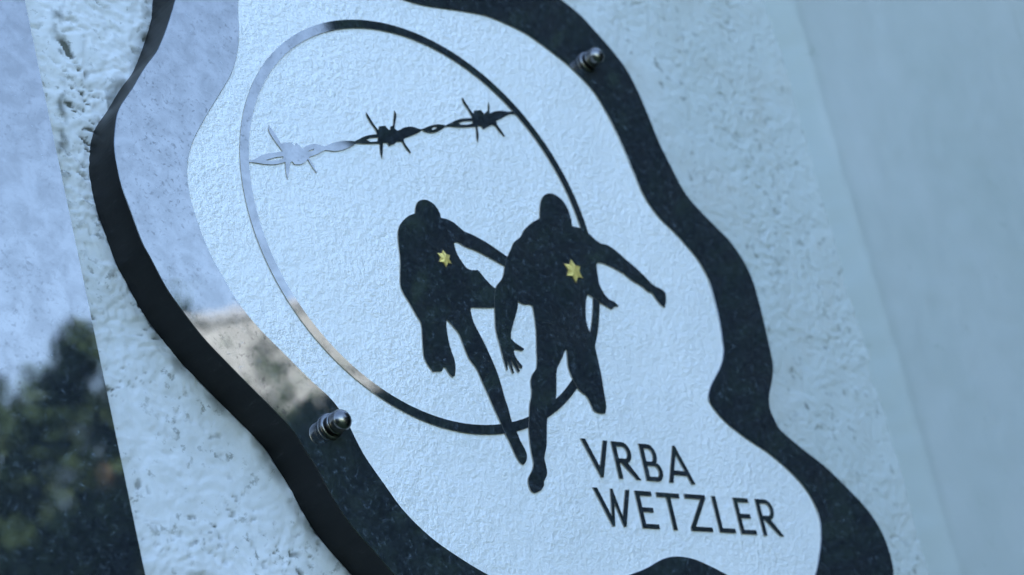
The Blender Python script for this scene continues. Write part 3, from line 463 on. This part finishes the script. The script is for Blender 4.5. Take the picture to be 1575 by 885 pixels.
WIRE = [[[(-124.18,16.26),(-121.91,16.79),(-119.65,17.55),(-117.18,19.22),(-114.71,20.94),(-111.59,22.35),(-108.43,23.48),(-104.03,24.81),(-99.61,26.05),(-100.43,27.03),(-101.22,28.03),(-102.44,29.6),(-103.59,31.23),(-104.99,33.42),(-106.21,35.74),(-106.73,37.2),(-106.88,38.82),(-106.42,39.95),(-105.73,41.11),(-104.93,40.01),(-104.16,38.9),(-102.99,37.08),(-101.88,35.22),(-100.76,33.15),(-99.68,31.07),(-98.88,31.34),(-98.09,31.6),(-95.22,32.39),(-92.33,33.17),(-91.28,32.11),(-90.24,31.04),(-89.62,32.31),(-89.0,33.58),(-88.21,33.06),(-87.45,32.5),(-86.49,31.54),(-85.56,30.55),(-83.98,31.86),(-82.32,33.02),(-79.59,34.33),(-76.82,35.24),(-74.47,35.47),(-72.19,35.43),(-70.69,35.24),(-69.13,35.32),(-66.25,36.71),(-63.38,38.3),(-60.29,39.59),(-57.17,40.67),(-53.86,41.54),(-50.57,42.19),(-48.14,42.47),(-45.72,42.65),(-45.93,41.66),(-46.13,40.67),(-48.25,39.28),(-50.39,37.96),(-53.31,36.36),(-56.25,34.96),(-59.61,33.68),(-62.94,32.76),(-66.08,32.61),(-69.22,32.27),(-72.15,30.71),(-75.01,28.85),(-77.26,27.71),(-79.51,26.62),(-80.63,26.07),(-81.75,25.51),(-80.66,23.29),(-79.58,21.08),(-78.58,19.08),(-77.57,17.08),(-78.89,16.85),(-80.1,18.56),(-81.24,20.32),(-82.17,22.2),(-83.02,24.12),(-83.64,23.28),(-84.34,22.5),(-86.29,21.05),(-88.34,19.93),(-90.68,19.38),(-92.99,19.08),(-93.59,19.88),(-94.18,20.68),(-94.91,20.09),(-95.64,19.5),(-96.39,16.64),(-97.21,13.77),(-98.12,11.34),(-99.1,8.92),(-99.5,9.73),(-99.77,10.6),(-99.89,13.27),(-99.75,16.03),(-99.38,17.68),(-98.88,19.36),(-102.07,18.0),(-105.24,16.83),(-109.05,15.98),(-112.79,15.45),(-115.71,15.33),(-118.61,15.28),(-121.53,14.99),(-124.46,14.65),(-124.32,15.45)],[(-112.31,18.1),(-105.44,21.09),(-99.71,22.84),(-99.96,21.52),(-103.16,20.16),(-108.84,18.52)],[(-82.32,29.09),(-79.2,30.84),(-76.95,31.96),(-78.28,30.32)]],[[(-48.2,41.74),(-45.78,43.2),(-43.35,44.67),(-41.2,45.99),(-39.01,47.21),(-36.67,48.25),(-34.31,49.12),(-31.62,49.94),(-28.93,50.69),(-29.21,51.95),(-29.61,53.13),(-30.7,54.65),(-31.85,56.13),(-32.78,57.63),(-33.6,59.22),(-34.19,60.57),(-34.53,62.05),(-34.33,62.95),(-33.95,63.89),(-33.21,62.98),(-32.52,62.03),(-31.49,60.08),(-30.46,58.13),(-28.88,55.74),(-27.24,53.39),(-26.74,54.89),(-26.25,56.39),(-23.8,57.05),(-21.34,57.72),(-20.5,56.71),(-19.58,55.77),(-19.0,55.53),(-18.35,55.37),(-17.92,56.75),(-17.49,58.14),(-16.49,58.45),(-15.49,58.76),(-15.04,60.26),(-14.58,61.77),(-13.78,64.34),(-12.95,66.91),(-12.45,68.33),(-11.92,69.75),(-11.28,68.61),(-10.88,67.34),(-11.17,65.53),(-11.8,63.65),(-12.7,61.5),(-13.64,59.35),(-14.04,58.18),(-14.4,57.02),(-13.63,56.63),(-12.86,56.24),(-12.05,56.47),(-11.26,56.77),(-9.54,57.9),(-7.8,58.99),(-5.36,60.06),(-2.91,60.84),(-0.83,61.16),(1.17,61.22),(3.6,60.92),(6.12,60.88),(8.39,61.83),(10.68,63.12),(12.96,64.29),(15.27,65.36),(18.04,66.39),(20.8,67.14),(23.97,67.49),(27.12,67.74),(28.23,68.03),(29.36,68.41),(29.16,67.59),(28.96,66.77),(27.88,66.62),(26.79,66.33),(25.54,65.59),(24.34,64.73),(22.22,63.24),(20.06,61.88),(17.52,60.68),(14.97,59.77),(12.82,59.29),(10.77,59.16),(8.79,59.46),(6.91,59.94),(5.13,58.67),(3.32,57.47),(-0.07,55.65),(-3.48,53.95),(-6.25,52.63),(-9.02,51.35),(-9.1,50.22),(-9.02,49.18),(-8.2,47.67),(-7.2,46.28),(-6.1,44.64),(-4.98,43.02),(-6.11,42.37),(-7.23,43.09),(-8.23,43.92),(-9.4,45.59),(-10.41,47.39),(-10.74,48.18),(-11.03,49.01),(-13.11,48.49),(-15.19,47.99),(-15.8,47.16),(-16.51,46.44),(-17.84,45.82),(-19.21,45.27),(-20.36,44.55),(-21.49,43.76),(-21.98,44.85),(-22.47,45.94),(-23.98,45.64),(-25.5,45.35),(-26.15,42.44),(-26.87,39.53),(-27.69,37.03),(-28.58,34.53),(-28.78,35.12),(-28.94,35.73),(-29.25,37.15),(-29.37,38.63),(-28.95,41.48),(-28.37,44.37),(-31.78,43.59),(-35.17,42.85),(-38.16,42.24),(-41.13,41.7),(-42.84,41.46),(-44.53,41.26),(-46.23,41.04),(-47.92,40.82)],[(-37.81,45.02),(-34.29,46.99),(-28.45,48.42),(-29.49,45.87),(-34.84,44.4)],[(14.65,62.71),(17.62,64.5),(19.71,64.7),(17.82,63.21),(14.98,61.98)]],[[(26.4,67.46),(28.95,68.92),(31.51,70.39),(33.78,71.76),(36.08,73.02),(39.08,74.27),(42.09,75.31),(46.09,76.39),(50.1,77.36),(49.63,78.45),(49.13,79.53),(48.14,81.49),(47.09,83.42),(45.94,85.09),(44.94,86.85),(44.76,88.29),(44.77,89.84),(46.04,90.32),(46.8,88.86),(47.58,87.4),(48.78,85.26),(50.04,83.17),(51.0,81.84),(52.0,80.55),(52.53,81.85),(53.05,83.14),(56.01,83.87),(58.98,84.59),(60.11,83.52),(61.24,82.45),(62.06,83.29),(62.93,84.1),(63.84,84.75),(64.78,85.35),(65.3,87.43),(65.95,89.52),(66.65,90.88),(67.47,92.25),(67.5,90.4),(67.38,88.51),(66.78,86.21),(66.04,83.87),(68.32,85.07),(70.62,86.13),(73.97,87.18),(77.29,87.94),(79.95,88.18),(82.61,88.38),(84.85,88.94),(87.12,89.62),(88.65,88.46),(90.18,87.3),(87.26,87.16),(84.26,86.74),(82.14,85.8),(80.04,84.56),(77.88,83.24),(75.72,81.93),(73.03,80.49),(70.34,79.1),(70.45,77.79),(70.72,76.56),(71.96,74.61),(73.32,72.74),(74.22,71.19),(75.08,69.62),(73.82,68.72),(72.34,70.04),(70.92,71.4),(69.6,73.11),(68.2,74.76),(67.33,75.17),(66.33,75.47),(64.56,74.59),(62.81,73.68),(60.11,72.09),(57.43,70.46),(56.91,71.43),(56.4,72.4),(54.87,72.31),(53.33,72.22),(53.17,69.19),(52.8,66.11),(51.85,63.15),(50.69,60.16),(50.17,61.31),(49.9,62.56),(50.63,66.96),(51.63,71.45),(47.84,70.33),(44.09,69.3),(40.15,68.44),(36.28,67.74),(33.23,67.38),(30.22,67.08),(28.2,66.83),(26.19,66.57)],[(37.85,71.16),(42.59,73.27),(50.0,74.98),(49.5,73.38),(44.65,71.55),(39.4,70.41)]]]
STUDS = [(-99.35,-133.66),(165.82,141.72)]

prism("backing", [OUTER], 1.6, 25.0, [M_BLACK, M_BLACK], plaque)
prism("mirror_border", [OUTER, INNER], 0.0, 1.6, [M_MIRROR, M_CUT, M_BEVEL, M_BLACK], plaque, chamfer=0.3, rim=3)
prism("white_field", [offset(INNER, -1.0).tolist()], 0.9, 1.55, [M_WHITE, M_WHITE], plaque)

n = 160
ring_o = [(130 * math.cos(2 * math.pi * k / n), 130 * math.sin(2 * math.pi * k / n)) for k in range(n)]
ring_i = [(124.4 * math.cos(2 * math.pi * k / n), 124.4 * math.sin(2 * math.pi * k / n)) for k in range(n)]
prism("ring", [ring_o, ring_i], 0.12, 1.2, [M_MIRROR, M_CUT], plaque)
fa = prism("runner_relief", [FIG_A], 0.06, 1.2, [M_MIRROR, M_CUT], plaque)
fb = prism("runner_relief", [FIG_B], 0.0, 1.2, [M_MIRROR, M_CUT], plaque)
tag(fa, "smaller runner silhouette on the left, reaching an arm behind the other")
tag(fb, "larger runner silhouette on the right with both arms thrown out")
for k, loops in enumerate(WIRE):
    loops = [offset(lp, 0.22 if i_ == 0 else -0.1).tolist() for i_, lp in enumerate(loops)]
    tag(prism("barbed_wire", loops, 0.14 + 0.03 * k, 1.2, [M_MIRROR, M_CUT], plaque))

# lettering: each letter a raised piece
SW, BW = 3.5, 2.75          # stem and bar widths, mm
def arc(cx, cz, rx, rz, a0, a1, n_=10):
    return [(cx + rx * math.cos(RAD(a0 + (a1 - a0) * k / n_)), cz + rz * math.sin(RAD(a0 + (a1 - a0) * k / n_))) for k in range(n_ + 1)]
def letter_loops(ch, w, h):
    s, t = SW, BW
    if ch == 'V':
        return [[(0, h), (s * 1.05, h), (w * .5, h * .27), (w - s * 1.05, h), (w, h), (w * .5 + 1.1, 0), (w * .5 - 1.1, 0)]]
    if ch == 'A':
        return [[(0, 0), (w * .5 - 1.0, h), (w * .5 + 1.0, h), (w, 0), (w - s * 1.05, 0), (w - s * 1.05 - w * .085, h * .21), (s * 1.05 + w * .085, h * .21), (s * 1.05, 0)],
                [(s * 1.05 + w * .135, h * .33), (w - s * 1.05 - w * .135, h * .33), (w * .5, h * .76)]]
    if ch == 'W':
        e = s * .98
        a, m_, c_ = w * .345, w * .5, w * .655
        return [[(0, h), (e, h), (a + .2, h * .26), (m_ - .9, h), (m_ + .9, h), (c_ - .2, h * .26), (w - e, h), (w, h), (c_ + 1.0, 0), (c_ - 1.0, 0), (m_, h * .62), (a + 1.0, 0), (a - 1.0, 0)]]
    if ch == 'E':
        return [[(0, 0), (w, 0), (w, t), (s, t), (s, h * .5 - t * .5), (w * .86, h * .5 - t * .5), (w * .86, h * .5 + t * .5), (s, h * .5 + t * .5), (s, h - t), (w * .96, h - t), (w * .96, h), (0, h)]]
    if ch == 'T':
        return [[(w / 2 - s / 2, 0), (w / 2 + s / 2, 0), (w / 2 + s / 2, h - t), (w, h - t), (w, h), (0, h), (0, h - t), (w / 2 - s / 2, h - t)]]
    if ch == 'L':
        return [[(0, 0), (w, 0), (w, t), (s, t), (s, h), (0, h)]]
    if ch == 'Z':
        return [[(0, 0), (w, 0), (w, t), (s * 1.35, t), (w, h - t * .75), (w, h), (w * .04, h), (w * .04, h - t), (w - s * 1.35, h - t), (0, t * .75)]]
    if ch == 'R':
        bw = w * .80; zl = h * .43; rz = (h - zl) / 2; r2 = rz - t
        return [[(0, 0), (s, 0), (s, zl), (s + 1.2, zl), (w - s * 1.1, 0), (w, 0), (bw * .62 + 1.0, zl + .3)] + arc(bw - rz * .95, zl + rz, rz * .95, rz, -70, 90) + [(0, h)],
                [(s, zl + t), (s, h - t)] + arc(bw - rz * .95, zl + rz, rz * .95 - s * .95, r2, 90, -90)]
    if ch == 'B':
        zl = h * .53; ru = (h - zl + t) / 2 - 0.0
        rzu = (h - zl) / 2 + t * .5; rzl = zl / 2 + .0
        cu, cl = h - rzu, zl / 2
        uw, lw = w * .86, w
        out = [(0, 0)] + arc(lw - rzl * .95, cl, rzl * .95, rzl, -90, 62) + arc(uw - rzu * .85, cu, rzu * .85, rzu, -52, 90) + [(0, h)]
        return [out,
                [(s, t), ] + arc(lw - rzl * .95, cl, rzl * .95 - s * .95, rzl - t, -90, 90) + [(s, zl - t)],
                [(s, zl), ] + arc(uw - rzu * .85, cu, rzu * .85 - s * .95, rzu - t, -90, 90) + [(s, h - t)]]
for ch, x0, w_, z0, h_ in [("V", 82.1, 21.9, -149.6, 23.1), ("R", 106.9, 18.6, -149.5, 23.0), ("B", 130.1, 15.6, -149.5, 23.2), ("A", 149.4, 23.0, -149.5, 24.0),
                           ("W", 83.2, 30.0, -179.0, 22.8), ("E", 117.3, 14.4, -179.2, 22.9), ("T", 135.3, 19.8, -179.4, 23.0), ("Z", 159.0, 19.2, -179.2, 23.1),
                           ("L", 184.1, 14.7, -179.2, 23.0), ("E", 203.6, 14.5, -179.4, 23.2), ("R", 224.3, 19.4, -179.6, 23.6)]:
    lp = [[(x0 + a, z0 + c_) for a, c_ in l_] for l_ in letter_loops(ch, w_, h_)]
    prism("letter", lp, 0.05, 1.2, [M_MIRROR, M_CUT], plaque)

# gold hexagram stars, faceted, on a dark rim painted for the shade of their recess
def star(cx, cz, r, y):
    pts = [(cx + (r if k % 2 == 0 else r * .577) * math.cos(RAD(90 + 30 * k)), cz + (r if k % 2 == 0 else r * .577) * math.sin(RAD(90 + 30 * k))) for k in range(12)]
    V = [(cx / 1000, (y - 1.0) / 1000, cz / 1000)] + [(a / 1000, (y - .35 - (0.45 if i % 2 else 0)) / 1000, c_ / 1000) for i, (a, c_) in enumerate(pts)] + [(a / 1000, (y + .3) / 1000, c_ / 1000) for a, c_ in pts]
    F = []
    for k in range(12):
        j = (k + 1) % 12
        F.append((0, 1 + k, 1 + j)); F.append((1 + k, 13 + k, 13 + j, 1 + j))
    o = mesh_obj("star", V, F, M_GOLD, plaque)
    rim = [(cx + (a - cx) * 1.22, cz + (c_ - cz) * 1.22) for a, c_ in pts]
    prism("star_shade_rim", [rim], y - .1, y + .3, [M_RIM, M_RIM], o)
    return o
tag(star(3.6, -23.6, 5.3, 0.0), "smaller gold star on the smaller runner")
tag(star(107.8, -17.0, 7.7, 0.0), "larger gold star on the larger runner")

# studs: collar, grooved body, domed cap
def lathe(name, prof, mat, parent, cx, cz, seg=40):
    V, F = [], []
    for (r_, y_) in prof:
        for k in range(seg):
            a = 2 * math.pi * k / seg
            V.append((cx / 1000 + 1.2 * r_ / 1000 * math.cos(a), 1.05 * y_ / 1000, cz / 1000 + 1.2 * r_ / 1000 * math.sin(a)))
    for i in range(len(prof) - 1):
        for k in range(seg):
            j = (k + 1) % seg
            F.append((i * seg + k, i * seg + j, (i + 1) * seg + j, (i + 1) * seg + k))
    return mesh_obj(name, V, F, mat, parent, smooth=False if len(prof) < 3 else True)
for (cx, cz) in STUDS:
    st = lathe("stud", [(4.0, 0.2), (4.0, -3.2), (4.4, -3.2), (4.4, -5.4)], M_STEEL_DARK, plaque, cx, cz)
    lathe("collar", [(5.0, 0.05), (5.8, -0.2), (5.9, -1.0), (5.8, -1.7), (5.2, -2.0), (4.0, -2.05)], M_STEEL, st, cx, cz)
    lathe("band", [(4.1, -4.3), (4.9, -4.5), (5.0, -4.8), (4.9, -5.1), (4.3, -5.25)], M_STEEL, st, cx, cz)
    dome = [(4.2, -5.3), (4.75, -5.6), (4.85, -7.5), (4.85, -9.0)] + [(4.85 * math.cos(RAD(a)), -9.0 - 4.0 * math.sin(RAD(a))) for a in range(10, 90, 10)] + [(0.05, -13.0)]
    lathe("dome", dome, M_STEEL, st, cx, cz)

# ------------------------------------------------------------------ the second panel at the left edge of the view
panel = empty("panel", (-0.222, 0, ZC - 0.05), "plain dark mirror panel on the wall left of the plaque, reflecting trees", "panel")
tilt = RAD(5.2)
def pan(u, w_):      # u leftwards from the visible edge, w up
    return (-(u * math.cos(tilt)) - w_ * math.sin(tilt), w_ * math.cos(tilt) - u * math.sin(tilt))
PL = [pan(0.0, 0.52), pan(0.42, 0.52), pan(0.42, -0.42), pan(0.0, -0.42)]
PL = [(a * 1000, c_ * 1000) for a, c_ in PL]
# fine weather lip along the edge
prism("mirror_sheet", [PL], 19.5, 24.0, [M_PANEL, M_BLACK], panel)
prism("back_plate", [offset(PL, 8).tolist()], 24.1, 30.0, [M_BLACK, M_BLACK], panel)

# ------------------------------------------------------------------ what stands opposite and shows in the mirrors, plus one unseen light-blocking hedge
M_LEAF, nt, b = new_mat("dark_leaf")
oi = N(nt, "ShaderNodeTexCoord")
c = ramp(nt, noise(nt, oi.outputs["Object"], 3.0, 6, 0.7), [(0.3, (0.016, 0.034, 0.020)), (0.55, (0.032, 0.060, 0.030)), (0.75, (0.050, 0.082, 0.042))])
L(nt, c, b.inputs["Base Color"]); b.inputs["Roughness"].default_value = 0.6; b.inputs["Specular IOR Level"].default_value = 0.12
M_BARK = plain("bark", (0.09, 0.07, 0.05), 0.9, 0, 0.4, 20, 0.5, 40, 0.02)
M_DARKWOOD = plain("hedge_inner_twigs", (0.02, 0.022, 0.016), 0.9, 0, 0.4, 8)
M_FACADE = plain("cream_facade", (0.27, 0.288, 0.302), 0.85, 0, 0.12, 1.2)
M_ROOF = plain("grey_roof_tile", (0.25, 0.27, 0.285), 0.85, 0, 0.2, 3)
M_GLASS = plain("window_glass", (0.03, 0.035, 0.04), 0.08, 0, 0.1, 2)
M_FRAME = plain("white_window_frame", (0.7, 0.7, 0.68), 0.5, 0, 0.05, 4)

def leaves(name, pts, size, parent, seed, mat=M_LEAF):
    r = np.random.default_rng(seed)
    m_ = len(pts)
    d = r.normal(size=(m_, 3)); d /= np.linalg.norm(d, axis=1)[:, None]
    e = np.cross(d, r.normal(size=(m_, 3))); e /= np.linalg.norm(e, axis=1)[:, None]
    s = size * r.uniform(0.6, 1.3, (m_, 1))
    V = np.stack([pts - d * s, pts + e * s * .45, pts + d * s, pts - e * s * .45], 1).reshape(-1, 3)
    F = np.arange(m_ * 4).reshape(-1, 4)
    me = bpy.data.meshes.new(name)
    me.vertices.add(len(V)); me.vertices.foreach_set("co", V.astype(np.float32).ravel())
    me.loops.add(m_ * 4); me.loops.foreach_set("vertex_index", F.astype(np.int32).ravel())
    me.polygons.add(m_); me.polygons.foreach_set("loop_start", (np.arange(m_) * 4).astype(np.int32))
    me.polygons.foreach_set("loop_total", np.full(m_, 4, np.int32))
    me.materials.append(mat); me.update()
    o = bpy.data.objects.new(name, me); COL.objects.link(o); o.parent = parent
    return o

VC = Vector((-0.7036, 0.7268, 1.639))      # the eye as the mirror sees it
def spot(az, dist):
    return Vector((VC.x + dist * math.sin(RAD(az)), VC.y - dist * math.cos(RAD(az)), 0))

# tall clipped hedge on the right
def hedge(c0, rot_, label, W_, D_, H_, seed):
    hd = empty("hedge", c0, label, "hedge")
    hd.rotation_euler = (0, 0, rot_)
    box("hedge_core", (0.10, -D_ + .1, 0), (W_ - .1, -0.10, H_ - .12), M_DARKWOOD, hd)
    r = np.random.default_rng(seed)
    k = int(1100 * W_ * H_)
    f_ = np.stack([r.uniform(0, W_, k), r.uniform(-0.16, 0.0, k), r.uniform(0, H_, k)], 1)
    s_ = np.stack([r.uniform(0, .14, 4500), r.uniform(-D_, 0, 4500), r.uniform(0, H_, 4500)], 1)
    t_ = np.stack([r.uniform(0, W_, 4000), r.uniform(-D_, 0, 4000), r.uniform(H_ - .15, H_, 4000)], 1)
    tag(leaves("foliage", np.concatenate([f_, s_, t_]), 0.045, hd, seed + 1), kind="stuff")
hedge(spot(42.0, 4.2), RAD(42.0), "tall dark clipped evergreen hedge opposite the wall", 4.2, 0.9, 5.6, 3)
hedge(Vector((-3.6, -5.2, 0)), RAD(90), "added unseen hedge at the left, blocking side light from the wall", 4.9, 0.9, 2.7, 8)  # added out of sight to block sky light and darken the band's edge

def tree(x, y, h, rad, label, seed, trunk_h, k=30000, leaf=0.042, low=0.25):
    t = empty("tree", (x, y, 0), label, "tree", "bushy trees opposite the wall")
    r = np.random.default_rng(seed)
    V, F = [], []
    seg = 9
    hs = [0, .15, trunk_h * .5, trunk_h, h * .8]
    rs = [.16, .11, .09, .07, .02]
    for z, q_ in zip(hs, rs):
        ox, oy = r.uniform(-.04, .04, 2)
        for a in range(seg):
            V.append((ox + q_ * math.cos(6.283 * a / seg), oy + q_ * math.sin(6.283 * a / seg), z))
    for i in range(len(hs) - 1):
        for a in range(seg):
            c_ = (a + 1) % seg
            F.append((i * seg + a, i * seg + c_, (i + 1) * seg + c_, (i + 1) * seg + a))
    for m_ in range(9):
        z0 = r.uniform(.45, .9) * trunk_h; a = r.uniform(0, 6.283); ln = rad * r.uniform(.6, .95)
        b0 = len(V)
        d = Vector((math.cos(a), math.sin(a), .7)).normalized(); up_ = Vector((0, 0, 1)); sd = d.cross(up_).normalized()
        for fr, q_ in ((0, .045), (1, .012)):
            for s_ in ((1, 0), (0, 1), (-1, 0), (0, -1)):
                pnt = Vector((0, 0, z0)) + d * ln * fr + sd * s_[0] * q_ + up_ * s_[1] * q_
                V.append(tuple(pnt))
        for s_ in range(4):
            F.append((b0 + s_, b0 + (s_ + 1) % 4, b0 + 4 + (s_ + 1) % 4, b0 + 4 + s_))
    mesh_obj("trunk", V, F, M_BARK, t)
    ncl = 46
    cc = r.normal(size=(ncl, 3)); cc /= np.linalg.norm(cc, axis=1)[:, None]
    cc *= r.uniform(.35, .95, (ncl, 1))
    cc[:, 0:2] *= rad * .85
    ctr = low * h + (h * (1 - low)) * .5
    cc[:, 2] = ctr + cc[:, 2] * h * (1 - low) * .50
    which = r.integers(0, ncl, k)
    crad = r.uniform(.22, .42, ncl) * rad
    off = r.normal(size=(k, 3)); off /= np.linalg.norm(off, axis=1)[:, None]
    off *= (r.uniform(0, 1, (k, 1)) ** .45) * crad[which][:, None]
    tag(leaves("crown", cc[which] + off, leaf, t, seed + 1))
    return t
# the row nearer the yard, tops a little under the far eaves
def tree_at(az, dist, el, rad, label, seed, **kw):
    p_ = spot(az, dist)
    return tree(p_.x, p_.y, VC.z + dist * math.tan(RAD(el)), rad, label, seed, 1.4, **kw)
tree_at(28.2, 7.6, 24.3, 1.0, "bushy dark tree at the far left of the row opposite", 21)
tree_at(32.0, 8.0, 22.8, 1.0, "bushy dark tree beside the slim taller one in the row", 71)
tree_at(32.8, 6.6, 26.4, 0.42, "slim tree standing taller than its neighbours in the row", 31, k=12000)
tree_at(36.0, 7.4, 21.4, 0.75, "low bushy tree in the middle of the row opposite", 41)
tree_at(38.7, 7.0, 22.3, 0.72, "small round tree between the low bushy ones opposite", 81)
tree_at(40.8, 6.4, 19.0, 0.85, "lowest bushy tree close beside the tall clipped hedge", 51)
tree_at(23.0, 7.2, 23.6, 1.2, "broad tree at the outer end of the row opposite", 61)

tree_at(37.2, 8.6, 25.2, 0.95, "sparse young tree with see-through crown before the pale house", 91, k=2600)

# pale house behind the trees
def far_house():
    az, dist = 35.0, 13.5
    p_ = spot(az, dist)
    ho = empty("house", p_, "pale cream house in sunlight behind the row of trees", "house")
    ho.rotation_euler = (0, 0, RAD(35.5))
    He = VC.z + dist * math.tan(RAD(22.7))
    box("facade", (-0.25, -6.0, 0), (7.5, 0.0, He), M_FACADE, ho)
    V = [(-0.3, .03, He + .004), (7.6, .03, He + .004), (7.6, -6.1, He + .004), (-0.3, -6.1, He + .004), (-0.3, -3, He + 1.35), (7.6, -3, He + 1.35)]
    mesh_obj("roof", V, [(0, 1, 5, 4), (2, 3, 4, 5), (0, 4, 3), (1, 2, 5), (0, 3, 2, 1)], M_ROOF, ho)
    for wx_ in (1.1, 3.6, 6.1):
        for wz_ in (1.0, 3.4):
            w_ = box("window", (wx_ - .55, .003, wz_), (wx_ + .55, .05, wz_ + 1.3), M_FRAME, ho)
            box("pane", (wx_ - .46, .052, wz_ + .09), (wx_ + .46, .056, wz_ + 1.21), M_GLASS, w_)
far_house()
